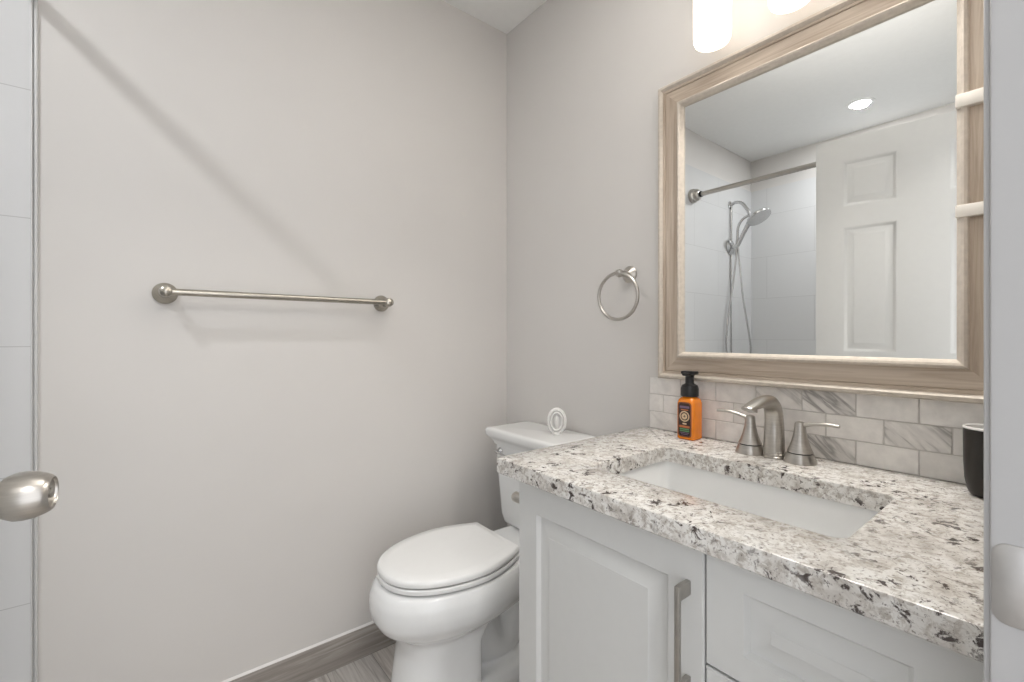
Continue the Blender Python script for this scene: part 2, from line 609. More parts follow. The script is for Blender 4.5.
for (a0, z0), (a1, z1) in (((0, DZ0), (DW, DZ0)), ((DW, DZ0), (DW, DZ1)), ((DW, DZ1), (0, DZ1)), ((0, DZ1), (0, DZ0))):
    b.faces.new([b.verts.new(p) for p in (dpt(a0, z0, 0), dpt(a1, z1, 0), dpt(a1, z1, -DT), dpt(a0, z0, -DT))])
bmesh.ops.remove_doubles(b, verts=b.verts, dist=1e-5)
door = struct('door_1', b, M['door_white'], 'white six panel door standing open, seen in the mirror', 'door')
kc = dpt(0.702, 0.935, 0.003)
b = B()
lathe(b, [(0.031, 0), (0.032, 0.003), (0.029, 0.008), (0.016, 0.011), (0.0125, 0.014), (0.0125, 0.022), (0.0165, 0.026), (0.0225, 0.032),
          (0.0262, 0.040), (0.0268, 0.048), (0.0255, 0.057), (0.0222, 0.0655), (0.0190, 0.0700), (0.0178, 0.0708), (0.0170, 0.0698), (0.0165, 0.0675), (0.006, 0.0665)],
      kc, dn, 48)
kn = obj('door_knob', b, M['nickel'], door)
kn['label'] = 'satin nickel egg shaped door knob at left edge'
b = B()
lathe(b, [(0.0058, 0), (0.0058, 0.003), (0.0045, 0.004)], kc + dn * 0.0663, dn, 20)
obj('lock_button', b, M['nickel_dark'], kn)
b = B()
lathe(b, [(0.031, 0), (0.032, 0.003), (0.029, 0.008), (0.016, 0.011), (0.0125, 0.014), (0.0125, 0.022), (0.0225, 0.033), (0.0268, 0.050), (0.0215, 0.069), (0.006, 0.0725)],
      kc - dn * DT, -dn, 32)
obj('door_knob', b, M['nickel'], door)
for z in (0.25, 1.05, 1.82):
    b = B()
    lathe(b, [(0.006, -0.045), (0.006, 0.045)], dpt(-0.004, z, 0.004), (0, 0, 1), 12)
    obj('hinge', b, M['nickel'], door)

# ------------------------------------------------------------------ vanity
CX0, CY0, CY1, CZ, CT = 0.63, 0.052, 0.853, 0.832, 0.036      # counter front, right end, left end, top, thickness
VY0, VY1, VX = 0.056, 0.815, 0.676
van = root('vanity_cabinet', 'white raised panel vanity cabinet under the granite countertop', 'vanity', (0.95, 0.43, 0))
b = B()
zt = CZ - CT
box(b, VX, VX + 0.02, VY0, VY1, 0.10, zt - 0.0005, 0.001)                 # face frame plane
box(b, VX + 0.02, XR - 0.002, VY1 - 0.018, VY1, 0.0, zt - 0.0005, 0.001)  # sides
box(b, VX + 0.02, XR - 0.002, VY0, VY0 + 0.018, 0.0, zt - 0.0005, 0.001)
box(b, VX + 0.02, XR - 0.02, VY0 + 0.018, VY1 - 0.018, 0.10, 0.118)
box(b, VX + 0.05, VX + 0.066, VY0 + 0.018, VY1 - 0.018, 0.0, 0.10)        # toe kick
box(b, XR - 0.012, XR - 0.002, VY0 + 0.018, VY1 - 0.018, 0.118, zt - 0.2)
obj('body', b, M['cab_white'], van)
FR = [(0, -0.0), (0, 0.018), (0.0025, 0.0205)]
def front(y0, y1, z0, z1, su, sv, sl):
    b = B()
    rings_panel(b, (VX - 0.0005, y0, z0), (0, 1, 0), (0, 0, 1), (-1, 0, 0), y1 - y0, z1 - z0,
                [(0.002, 0.0), (0, 0.002), (0, 0.018), (0.002, 0.0205)] +
                [((su + d, sv + d), h) for d, h in ((0, 0.0205), (0.003, 0.0175), (0.006, 0.0115), (0.0095, 0.0105), (sl, 0.0180), (sl + 0.0015, 0.0195))])
    return b
YD = 0.3565
dr = obj('door', front(YD + 0.0015, 0.799, 0.125, zt - 0.006, 0.060, 0.062, 0.038), M['cab_white'], van)
# bar pull
b = B()
py, pz0, pz1 = 0.383, 0.565, 0.735
xf = VX - 0.0205
box(b, xf - 0.034, xf - 0.027, py - 0.0045, py + 0.0045, pz0, pz1, 0.002)
for z0, z1 in ((pz1 - 0.022, pz1), (pz0, pz0 + 0.022)):
    box(b, xf - 0.029, xf - 0.0002, py - 0.0045, py + 0.0045, z0, z1, 0.0015)
h = obj('door_handle', b, M['nickel_dark'], dr)
h['label'] = 'satin nickel bar pull on the vanity door'
for z0, z1 in ((0.621, zt - 0.006), (0.375, 0.617), (0.125, 0.371)):
    obj('drawer', front(0.060, YD - 0.0015, z0, z1, 0.056, 0.040, 0.034), M['cab_white'], van)
b = B()
box(b, VX - 0.0012, VX - 0.0002, YD - 0.0014, YD + 0.0014, 0.125, zt - 0.006)
box(b, VX - 0.0012, VX - 0.0002, 0.062, YD - 0.0014, 0.6174, 0.6206)
obj('reveal_shadow_line', b, M['gap'], van)

# countertop with a rounded rectangular sink cut-out
SX0, SX1, SY0, SY1 = 0.750, 1.030, 0.206, 0.668
KS = 7
def outer_ring(z, ins):
    # outer rectangle sampled to pair with the inner ring, corner for corner
    x0, x1, y0, y1 = CX0 + ins, XR - 0.001, CY0, CY1 - ins
    out = []
    for (cx, cy) in ((x1, y1), (x0, y1), (x0, y0), (x1, y0)):
        r = 0.006 if cx == x0 and cy == y1 else 0.0008
        sx = 1 if cx == x1 else -1
        sy = 1 if cy == y1 else -1
        a0 = {(1, 1): 0, (-1, 1): PI / 2, (-1, -1): PI, (1, -1): 1.5 * PI}[(sx, sy)]
        for i in range(KS + 1):
            a = a0 + PI / 2 * i / KS
            out.append((cx - sx * r + r * math.cos(a), cy - sy * r + r * math.sin(a), z))
    return out
def inner_ring(z, grow):
    return [(x, y, z) for x, y, _ in rrect(SX0 - grow, SX1 + grow, SY0 - grow, SY1 + grow, 0.022 + grow, 0, KS)]
b = B()
seq = [outer_ring(CZ - CT, 0.003), outer_ring(CZ - CT + 0.003, 0), outer_ring(CZ - 0.004, 0), outer_ring(CZ - 0.001, 0.0015), outer_ring(CZ, 0.004),
       inner_ring(CZ, 0.003), inner_ring(CZ - 0.001, 0.001), inner_ring(CZ - 0.004, 0), inner_ring(CZ - CT, 0)]
R = loft(b, seq, False, False, smooth=False)
n = len(R[0])
for i in range(n):
    j = (i + 1) % n
    b.faces.new((R[-1][i], R[-1][j], R[0][j], R[0][i]))
ct = obj('countertop', b, M['granite'], loc=(0.9, 0.45, CZ - CT))
ct['label'] = 'speckled cream and grey granite countertop on the white vanity'
ct['category'] = 'countertop'

# undermount basin
sk = root('sink', 'white rectangular undermount basin in the granite countertop', 'sink', (0.89, 0.44, 0.66))
b = B()
zs = CZ - CT - 0.0008
def sr(z, g, r):
    return [(x, y, z) for x, y, _ in rrect(SX0 - g, SX1 + g, SY0 - g, SY1 + g, r, 0, KS)]
loft(b, [sr(zs - 0.012, 0.028, 0.05), sr(zs, 0.028, 0.05), sr(zs, 0.006, 0.026), sr(zs - 0.006, 0.004, 0.026), sr(zs - 0.07, -0.006, 0.028), sr(zs - 0.105, -0.016, 0.04),
         sr(zs - 0.122, -0.035, 0.05), sr(zs - 0.127, -0.065, 0.04), sr(zs - 0.131, -0.10, 0.03)], False, True)
loft(b, [sr(zs - 0.012, 0.028, 0.05), sr(zs - 0.02, 0.014, 0.045), sr(zs - 0.09, 0.006, 0.05), sr(zs - 0.135, -0.03, 0.05), sr(zs - 0.143, -0.10, 0.03)], False, True)
obj('basin', b, M['porcelain'], sk)
b = B()
lathe(b, [(0.022, 0), (0.022, 0.003), (0.018, 0.004), (0.016, 0.002), (0.013, 0.002), (0.012, 0.006), (0.004, 0.008)], (0.89, 0.44, zs - 0.131), (0, 0, 1), 28)
obj('drain', b, M['nickel'], sk)

# backsplash of marble brick tiles
bs_x = XR - 0.010
b = B()
lay = b.loops.layers.color.new('tile')
ROWH, PITCH, G = 0.0525, 0.1052, 0.0011
Y_A, Y_B = CY0, 0.838
veins = {(0, 3): 1.0, (2, 3): 1.0, (1, 1): 1.0, (2, 4): 0.75, (0, 7): 0.5, (0, 2): 0.12, (1, 3): 0.15, (1, 0): 0.2, (2, 1): 0.1, (0, 1): 0.1}
box(b, bs_x + 0.0016, XR, Y_A, Y_B, CZ + 0.0005, CZ + 3 * ROWH - 0.0015, mi=1)
for row in range(3):
    base = 0.3114 - 3 * PITCH + (PITCH / 2 + 0.004 if row == 1 else 0)
    for k in range(-1, 10):
        y0, y1 = max(base + k * PITCH + G, Y_A + 0.0005), min(base + (k + 1) * PITCH - G, Y_B)
        if y1 - y0 < 0.004:
            continue
        kk = k if row != 1 else k
        z0, z1 = CZ + row * ROWH + G, CZ + (row + 1) * ROWH - G
        before = set(b.faces)
        box(b, bs_x, XR - 0.001, y0, y1, z0, z1, 0.0009, 1)
        v = veins.get((row, kk), random.choice((0.04, 0.08, 0.2)))
        c = (random.uniform(0.45, 1.0), v, random.random(), 1)
        for f in set(b.faces) - before:
            for lp in f.loops:
                lp[lay] = c
bs = obj('backsplash', b, [M['marble'], M['grout']], loc=(XR - 0.005, 0.44, CZ))
bs['label'] = 'three rows of pale marble brick tiles behind the faucet'
bs['category'] = 'backsplash'

# ------------------------------------------------------------------ faucet
FX, FY = 1.137, 0.449
fc = root('faucet', 'brushed nickel two handle faucet behind the sink', 'faucet', (FX, FY, CZ))
b = B()
lathe(b, [(0.0245, 0), (0.0245, 0.004), (0.0232, 0.005), (0.0236, 0.010), (0.0228, 0.011), (0.0228, 0.016), (0.022, 0.017)], (FX, FY, CZ + 0.0004), (0, 0, 1), 36)
tube(b, [(FX, FY, CZ + 0.014), (FX, FY, CZ + 0.05), (FX, FY, CZ + 0.085), (FX - 0.006, FY, CZ + 0.112), (FX - 0.026, FY, CZ + 0.129), (FX - 0.060, FY, CZ + 0.134), (FX - 0.100, FY, CZ + 0.131), (FX - 0.136, FY, CZ + 0.126), (FX - 0.142, FY, CZ + 0.125)],
     [0.0228, 0.0212, 0.0195, 0.0188, 0.0182, 0.0172, 0.0160, 0.0130, 0.0060], n=28, k=8, flat=[1, 1, 1, 1, 0.95, 0.8, 0.6, 0.45, 0.3])
lathe(b, [(0.010, 0), (0.0105, 0.010), (0.008, 0.011)], (FX - 0.112, FY, CZ + 0.126), (-0.1, 0, -1), 24)
obj('spout', b, M['nickel'], fc)
for s, pts in ((1, [(-0.002, 0.006), (0.014, 0.014), (0.045, 0.022), (0.076, 0.022)]), (-1, [(-0.002, 0.006), (0.014, 0.013), (0.045, 0.018), (0.074, 0.018)])):
    hy = FY + s * 0.054
    b = B()
    lathe(b, [(0.0325, 0), (0.0328, 0.002), (0.0275, 0.016), (0.0265, 0.0200), (0.0255, 0.0206)], (FX, hy, CZ + 0.0004), (0, 0, 1), 36)
    lathe(b, [(0.0240, 0.0205), (0.0240, 0.0228)], (FX, hy, CZ + 0.0004), (0, 0, 1), 36, mi=1)
    lathe(b, [(0.0248, 0.0227), (0.0258, 0.0232), (0.0205, 0.035), (0.0160, 0.049), (0.0130, 0.063), (0.0115, 0.076), (0.0112, 0.084), (0.0095, 0.089), (0.004, 0.091)], (FX, hy, CZ + 0.0004), (0, 0, 1), 36)
    hb = obj('handle', b, [M['nickel'], M['gap']], fc)
    b = B()
    dirs = Vector((-0.20, s * 0.98, 0)).normalized() if s > 0 else Vector((0.0, s, 0))
    tube(b, [Vector((FX, hy, CZ + 0.073 + z)) + dirs * a for a, z in pts], [0.0095, 0.0068, 0.0056, 0.0056, 0.0048], n=14, flat=0.75)
    obj('lever', b, M['nickel'], hb)

# ------------------------------------------------------------------ soap bottle
bx, by = 1.163, 0.676
sb = root('soap_bottle', 'orange foaming soap bottle with black pump by the backsplash', 'soap bottle', (bx, by, CZ))
b = B()
hw = 0.0255
def br_(z, g, r=0.009):
    return [(x, y, z + CZ) for x, y, _ in rrect(bx - hw + g, bx + hw - g, by - hw + g, by + hw - g, r, 0, 5)]
loft(b, [br_(0.0005, 0.003, 0.006), br_(0.003, 0), br_(0.098, 0), br_(0.107, 0.002), br_(0.113, 0.006, 0.010), br_(0.117, 0.011, 0.012), br_(0.119, 0.012, 0.0125)])
obj('bottle', b, M['orange'], sb)
b = B()
lathe(b, [(0.0228, 0.117), (0.0234, 0.119), (0.0234, 0.138), (0.0205, 0.147), (0.0125, 0.151), (0.0115, 0.153), (0.0115, 0.172), (0.0125, 0.174)], (bx, by, CZ), (0, 0, 1), 32)
obj('pump_collar', b, M['black_plastic'], sb)
b = B()
box(b, bx - 0.026, bx + 0.014, by - 0.009, by + 0.009, CZ + 0.1735, CZ + 0.182, 0.003)
box(b, bx - 0.013, bx + 0.013, by - 0.020, by + 0.020, CZ + 0.177, CZ + 0.186, 0.003)
obj('pump_head', b, M['black_plastic'], sb)
b = B()
lx = bx - hw
def lab(y0, y1, z0, z1, r, d, mi):
    rr = rrect(y0, y1, z0, z1, r, 0, 5)
    loft(b, [[(lx + 0.0002, p[0], p[1]) for p in rr], [(lx - d, p[0], p[1]) for p in rr]], smooth=False, mi=mi)
lab(by - 0.0195, by + 0.0195, CZ + 0.008, CZ + 0.102, 0.009, 0.0003, 0)
lab(by - 0.0180, by + 0.0180, CZ + 0.0095, CZ + 0.1005, 0.008, 0.0005, 2)
lab(by - 0.0172, by + 0.0172, CZ + 0.0103, CZ + 0.0997, 0.0075, 0.0007, 0)
lab(by - 0.014, by + 0.014, CZ + 0.086, CZ + 0.092, 0.002, 0.0009, 4)
lab(by - 0.011, by + 0.011, CZ + 0.080, CZ + 0.083, 0.001, 0.0009, 2)
lathe(b, [(0.0145, 0), (0.0145, 0.0011)], (lx, by, CZ + 0.064), (-1, 0, 0), 32, mi=1)
lathe(b, [(0.0112, 0), (0.0112, 0.0013)], (lx, by, CZ + 0.064), (-1, 0, 0), 32, mi=0)
lathe(b, [(0.0084, 0), (0.0084, 0.0015)], (lx, by, CZ + 0.064), (-1, 0, 0), 32, mi=1)
for a in (0.5, 1.5, 2.6):   # little dark leaf sprig in the emblem
    lathe(b, [(0.0006, 0), (0.0018, 0.003), (0.0004, 0.006)], (lx - 0.0015, by - 0.001, CZ + 0.0615), (0, math.cos(a) * 0.9, math.sin(a)), 10, mi=0, sx=1, sy=0.25)
lab(by - 0.006, by + 0.006, CZ + 0.042, CZ + 0.046, 0.0015, 0.0009, 1)
lab(by - 0.015, by + 0.015, CZ + 0.033, CZ + 0.039, 0.001, 0.0009, 2)
lab(by - 0.014, by + 0.014, CZ + 0.0275, CZ + 0.0312, 0.001, 0.0009, 3)
lab(by - 0.014, by + 0.014, CZ + 0.0225, CZ + 0.0258, 0.001, 0.0009, 3)
lab(by - 0.013, by + 0.013, CZ + 0.0185, CZ + 0.0202, 0.0005, 0.0009, 4)
lab(by - 0.010, by + 0.010, CZ + 0.0145, CZ + 0.0160, 0.0005, 0.0009, 4)
obj('label', b, [M['label_dark'], M['label_cream'], M['label_orange'], M['label_green'], M['label_purple']], sb)

# ------------------------------------------------------------------ black tumbler at the right end
tx, ty = 1.150, 0.100
tb = root('tumbler', 'black tumbler with white rim at the doorway end of counter', 'tumbler', (tx, ty, CZ))
b = B()
lathe(b, [(0.022, 0.0005), (0.027, 0.002), (0.031, 0.010), (0.0345, 0.030), (0.036, 0.060), (0.0365, 0.119), (0.0345, 0.1195)], (tx, ty, CZ), (0, 0, 1), 40, cap1=False)
obj('cup', b, M['black_cup'], tb)
b = B()
lathe(b, [(0.0367, 0.1185), (0.0367, 0.1212), (0.0350, 0.1225), (0.0335, 0.121), (0.0328, 0.06), (0.030, 0.02), (0.02, 0.010)], (tx, ty, CZ), (0, 0, 1), 40, cap0=False)
ln = obj('liner', b, M['white_plastic'], tb)
ln['label'] = 'white rim and inside of the tumbler'

# ------------------------------------------------------------------ mirror
MY0, MY1, MZ0, MZ1, FWD = 0.070, 0.794, 0.9895, 1.852, 0.080
mr = root('mirror', 'large wall mirror in limed wood frame above the backsplash', 'mirror', (XR, 0.44, MZ0))
GX = XR - 0.020
b = B()
box(b, GX, GX + 0.004, MY0 + 0.06, MY1 - 0.06, MZ0 + 0.06, MZ1 - 0.06)
obj('glass', b, M['mirror'], mr, auto=False)
b = B()
box(b, GX + 0.0042, XR - 0.0005, MY0 + 0.01, MY1 - 0.01, MZ0 + 0.01, MZ1 - 0.01)
obj('backing', b, M['gap'], mr)
# profile: (inset from the outer edge, projection from the wall, material: 0 wood 1 lip)
PR = [(0.0, 0.001), (0.0, 0.031), (0.003, 0.035), (0.0095, 0.036), (0.0135, 0.033), (0.0155, 0.0285), (0.0215, 0.0275), (0.0225, 0.0245), (0.0240, 0.0245), (0.0250, 0.0265),
      (0.0610, 0.0255), (0.0625, 0.0265), (0.0645, 0.0335), (0.0690, 0.0365), (0.0735, 0.0345), (0.0765, 0.0285), (0.0800, 0.0245), (0.0800, 0.0150)]
LIP = set(list(range(1, 5)) + list(range(11, 17)))
def frame_piece(c0, c1, d_in0, d_in1):
    b = B()
    A = []
    for c, d in ((c0, d_in0), (c1, d_in1)):
        A.append([b.verts.new((XR - p, c[0] + d[0] * w, c[1] + d[1] * w)) for w, p in PR])
    n = len(PR)
    for i in range(n - 1):
        f = b.faces.new((A[0][i], A[0][i + 1], A[1][i + 1], A[1][i]))
        f.material_index = 1 if i in LIP else 0
        f.smooth = False
    b.faces.new((A[0][n - 1], A[0][0], A[1][0], A[1][n - 1]))
    b.faces.new(A[0]); b.faces.new(A[1][::-1])
    return b
TL, TR, BL, BR = (MY1, MZ1), (MY0, MZ1), (MY1, MZ0), (MY0, MZ0)
dTL, dTR, dBL, dBR = (-1, -1), (1, -1), (-1, 1), (1, 1)
obj('frame_rail', frame_piece(TL, TR, dTL, dTR), [M['frame_h'], M['frame_lip']], mr)
obj('frame_rail', frame_piece(BL, BR, dBL, dBR), [M['frame_h'], M['frame_lip']], mr)
obj('frame_stile', frame_piece(TL, BL, dTL, dBL), [M['frame_v'], M['frame_lip']], mr)
st = obj('frame_stile', frame_piece(TR, BR, dTR, dBR), [M['frame_v'], M['frame_lip']], mr)
for zc_, hh in ((1.553, 0.0125), (1.347, 0.0115)):
    b = B()
    box(b, XR - 0.0385, XR - 0.024, MY0 + 0.0005, MY0 + FWD + 0.0005, zc_ - hh, zc_ + hh, 0.0018)
    o = obj('cross_band', b, M['frame_white'], st)
    o['label'] = 'pale cream band across the right side of frame'

# ------------------------------------------------------------------ vanity light: three lit glass shades on a bar
vl = root('vanity_light', 'three shade vanity light with glowing white glass above the mirror', 'light', (XR, 0.415, 2.041))
b = B(); box(b, XR - 0.022, XR - 0.0005, 0.4165 - 0.27, 0.4165 + 0.27, 2.051, 2.141, 0.006)
obj('back_plate', b, M['nickel'], vl)
LX = 1.140
for y in (0.600, 0.415, 0.230):
    b = B()
    tube(b, [(XR - 0.02, y, 2.106), (LX + 0.035, y, 2.111), (LX + 0.01, y, 2.107), (LX, y, 2.091), (LX, y, 2.066)], 0.008, n=12)
    lathe(b, [(0.030, 0), (0.034, 0.004), (0.034, 0.022), (0.018, 0.030)], (LX, y, 2.041), (0, 0, 1), 28)
    ar = obj('arm', b, M['nickel'], vl)
    b = B()
    lathe(b, [(0.006, 1.850), (0.033, 1.850), (0.042, 1.854), (0.0455, 1.863), (0.046, 1.876), (0.046, 2.020), (0.043, 2.023), (0.02, 2.023)], (LX, y, 0.021), (0, 0, 1), 40)
    o = obj('glass_shade', b, M['shade'], ar)
    # added fill spots just outside the closed shade, tilted away from the wall
    light('shade_fill_up', 'SPOT', (LX - 0.042, y, 2.055), 27, (1.0, 0.965, 0.92), 0.02, (PI, math.radians(-47), 0), math.radians(84))
    light('shade_fill_down', 'SPOT', (LX, y, 1.867), 6.0, (1.0, 0.955, 0.90), 0.02, (0, math.radians(30), 0), math.radians(125))

# ------------------------------------------------------------------ towel ring
ry, rz = 0.918, 1.314
tr = root('towel_ring', 'round brushed nickel towel ring on wall left of the mirror', 'towel ring', (XR, ry, rz))
b = B()
lathe(b, [(0.027, 0.0005), (0.0275, 0.004), (0.0235, 0.009), (0.0155, 0.014), (0.0110, 0.022), (0.0095, 0.034), (0.0098, 0.044), (0.0125, 0.050), (0.0130, 0.057), (0.0105, 0.063), (0.004, 0.066)], (XR, ry, rz), (-1, 0, 0), 32)
obj('post', b, M['nickel'], tr)
b = B()
torus(b, (XR - 0.056, ry + 0.006, rz - 0.073), (1, 0.06, 0.03), 0.0735, 0.0054)
obj('ring', b, M['nickel'], tr)

# ------------------------------------------------------------------ towel bar
x0, x1, bz, byy = 0.032, 0.648, 1.231, YB - 0.068
tbar = root('towel_bar', 'long brushed nickel towel bar on the wide wall', 'towel bar', ((x0 + x1) / 2, YB, bz))
b = B()
tube(b, [(x0, byy, bz), (x1, byy, bz)], 0.0092, n=20, smooth_path=False)
obj('bar', b, M['nickel_bar'], tbar)
for x in (x0, x1):
    b = B()
    lathe(b, [(0.0285, 0.0005), (0.029, 0.004), (0.026, 0.009), (0.0175, 0.016), (0.0130, 0.026), (0.0120, 0.040), (0.0130, 0.052), (0.0150, 0.058), (0.0155, 0.070), (0.0135, 0.079), (0.006, 0.084)], (x, YB, bz), (0, -1, 0), 32)
    obj('post', b, M['nickel_bar'], tbar)

# ------------------------------------------------------------------ toilet
TY = 1.236
to = root('toilet', 'white two piece toilet with closed lid beside the vanity', 'toilet', (0.85, TY, 0))
NE = 40
def egg(xf, xb, hw, z, flat=0.62, taper=0.25, yc=TY):
    """outline from the nose (xf) round to the back (xb)"""
    L_ = xb - xf
    half = []
    for i in range(NE + 1):
        s = i / NE
        if s < 0.6:
            th = s / 0.6 * PI / 2
            u = flat * (1 - math.cos(th))
            w = hw * math.sin(th) ** 0.87
        else:
            q = (s - 0.6) / 0.4
            u = flat + (1 - flat) * q
            w = hw * (1 - taper * q ** 1.7)
        half.append((xf + u * L_, w))
    left = [(x, yc + w, z) for x, w in half]
    right = [(x, yc - w, z) for x, w in half[::-1][:-1]]
    return left + right
b = B()
# bowl and pedestal: one porcelain body
loft(b, [egg(0.548, 0.785, 0.104, 0.0, 0.45, 0.0), egg(0.543, 0.785, 0.111, 0.012, 0.45, 0.0), egg(0.555, 0.785, 0.111, 0.10, 0.45, 0.0), egg(0.570, 0.785, 0.109, 0.20, 0.45, 0.0), egg(0.570, 0.81, 0.112, 0.240, 0.48, 0.04),
         egg(0.540, 0.88, 0.134, 0.262, 0.54, 0.15), egg(0.508, 0.93, 0.158, 0.282, 0.58, 0.22), egg(0.492, 0.945, 0.175, 0.310, 0.6, 0.28), egg(0.487, 0.95, 0.180, 0.338, 0.6, 0.30),
         egg(0.488, 0.95, 0.179, 0.368, 0.6, 0.30), egg(0.500, 0.95, 0.171, 0.396, 0.6, 0.30), egg(0.510, 0.947, 0.163, 0.403, 0.6, 0.30)])
# rear deck under the tank
loft(b, [rrect(0.90, 1.195, TY - 0.075, TY + 0.075, 0.03, 0.28), rrect(0.88, 1.2, TY - 0.100, TY + 0.100, 0.035, 0.33), rrect(0.87, 1.2, TY - 0.118, TY + 0.118, 0.035, 0.38), rrect(0.875, 1.198, TY - 0.115, TY + 0.115, 0.035, 0.402)])
# foot
loft(b, [rrect(0.70, 1.10, TY - 0.105, TY + 0.105, 0.05, 0.0), rrect(0.70, 1.10, TY - 0.108, TY + 0.108, 0.05, 0.03), rrect(0.70, 1.09, TY - 0.098, TY + 0.098, 0.05, 0.05), rrect(0.70, 1.08, TY - 0.085, TY + 0.085, 0.05, 0.06)])
# trapway showing on the flanks
tube(b, [(0.80, TY, 0.26), (0.86, TY, 0.13), (0.93, TY, 0.115), (0.985, TY, 0.19), (1.0, TY, 0.27)], [0.07, 0.066, 0.064, 0.064, 0.066], n=20, flat=1.25)
tube(b, [(1.0, TY, 0.27), (1.045, TY, 0.20), (1.045, TY, 0.10), (1.02, TY, 0.02)], [0.06, 0.058, 0.056, 0.056], n=20, flat=1.3)
bo = obj('bowl', b, M['porcelain'], to, auto=False)
md = bo.modifiers.new('weld', 'REMESH')
md.mode = 'VOXEL'
md.voxel_size = 0.007
md.use_smooth_shade = True
md = bo.modifiers.new('soften', 'SMOOTH')
md.factor = 0.5
md.iterations = 4
def slab(sec, name, m, parent):
    b = B()
    loft(b, sec)
    return obj(name, b, m, parent)
sx0, sx1 = 0.512, 0.920
T_ = dict(flat=0.6, taper=0.30)
def sec(z, i, back=0.0, w=0.170):
    return egg(sx0 + i, sx1 - back, w - i, z + 0.004, **T_)
slab([sec(0.3985, 0.020), sec(0.4046, 0.017), sec(0.4050, 0.003), sec(0.4065, 0.0005), sec(0.4110, 0.0), sec(0.4170, 0.0005), sec(0.4195, 0.003), sec(0.4197, 0.012)], 'seat', M['seat'], to)
slab([sec(0.4199, 0.018), sec(0.4240, 0.014), sec(0.4242, 0.002), sec(0.4260, 0.0), sec(0.4340, -0.001), sec(0.4405, 0.001, 0.001), sec(0.4445, 0.006, 0.005),
      sec(0.4464, 0.036, 0.03), sec(0.4475, 0.115, 0.12)], 'seat_lid', M['seat'], to)
b = B()
for s in (-1, 1):
    lathe(b, [(0.014, 0), (0.015, 0.008), (0.014, 0.018), (0.010, 0.021)], (0.942, TY + s * 0.07, 0.4025), (0, 0, 1), 20)
tube(b, [(0.930, TY - 0.085, 0.424), (0.930, TY + 0.085, 0.424)], 0.007, n=12, smooth_path=False)
obj('hinge', b, M['seat'], to)
b = B()
def tr(z, x0, hw):
    return rrect(x0, 1.206, TY - hw, TY + hw, 0.028, z)
loft(b, [tr(0.404, 1.066, 0.146), tr(0.410, 1.056, 0.156), tr(0.440, 1.048, 0.163), tr(0.56, 1.039, 0.168), tr(0.69, 1.031, 0.172), tr(0.724, 1.029, 0.173)])
tk = obj('tank', b, M['porcelain'], to)
b = B()
def lr(g, z):
    return rrect(1.000 + g, 1.214 - g * 0.5, TY - 0.197 + g, TY + 0.197 - g, 0.018, z)
loft(b, [lr(0.024, 0.708), lr(0.021, 0.718), lr(0.013, 0.729), lr(0.004, 0.737), lr(0.001, 0.745), lr(0, 0.757), lr(0.002, 0.763), lr(0.007, 0.7665), lr(0.02, 0.7675)])
obj('tank_lid', b, M['porcelain'], to)
b = B()
lvy, lvz = TY + 0.130, 0.683
lathe(b, [(0.013, 0), (0.0135, 0.003), (0.010, 0.007), (0.007, 0.012), (0.007, 0.020)], (1.032, lvy, lvz), (-1, 0, 0), 24)
tube(b, [(1.015, lvy + 0.006, lvz), (1.013, lvy - 0.02, lvz - 0.002), (1.012, lvy - 0.055, lvz - 0.008), (1.012, lvy - 0.075, lvz - 0.012)], [0.0075, 0.006, 0.0055, 0.007], n=12, flat=0.7)
o = obj('flush_lever', b, M['chrome'], to)
o['label'] = 'chrome flush lever on the tank front'

# ------------------------------------------------------------------ oval white gadget on the tank lid
gx, gy, gz = 1.125, 1.160, 0.7678
ag = root('air_freshener', 'small white oval air freshener standing on the toilet tank lid', 'air freshener', (gx, gy, gz))
gd = Vector((-0.72, -0.69, 0)).normalized()
gu = Vector((0, 0, 1)).cross(gd).normalized()
def oval(rw, rh, d, n=40):
    c = Vector((gx, gy, gz + 0.0468)) + gd * d
    return [c + gu * math.cos(2 * PI * i / n) * rw + Vector((0, 0, 1)) * math.sin(2 * PI * i / n) * rh for i in range(n)]
b = B()
loft(b, [oval(0.026, 0.036, -0.018), oval(0.032, 0.044, -0.014), oval(0.0345, 0.0466, -0.006), oval(0.0345, 0.0466, 0.004), oval(0.0315, 0.0435, 0.010), oval(0.027, 0.039, 0.012), oval(0.0255, 0.037, 0.009), oval(0.0245, 0.036, 0.006), oval(0.0160, 0.027, 0.006), oval(0.0155, 0.0265, 0.001)])
bd = obj('body', b, M['white_plastic'], ag)
b = B()
loft(b, [oval(0.0225, 0.034, 0.006), oval(0.0220, 0.0335, 0.013), oval(0.0195, 0.031, 0.015), oval(0.0165, 0.0275, 0.013), oval(0.0150, 0.0260, 0.0015)], False, False)
obj('raised_ring', b, M['white_plastic'], bd)
b = B()
loft(b, [oval(0.0085, 0.019, 0.0005), oval(0.008, 0.0185, 0.012), oval(0.005, 0.0145, 0.0145)])
obj('centre_button', b, M['white_plastic'], bd)
b = B()
fx, fy = gx, gy
lathe(b, [(0.016, 0.0), (0.0165, 0.004), (0.010, 0.008)], (gx, gy, gz), (0, 0, 1), 24)
obj('foot', b, M['white_plastic'], ag)

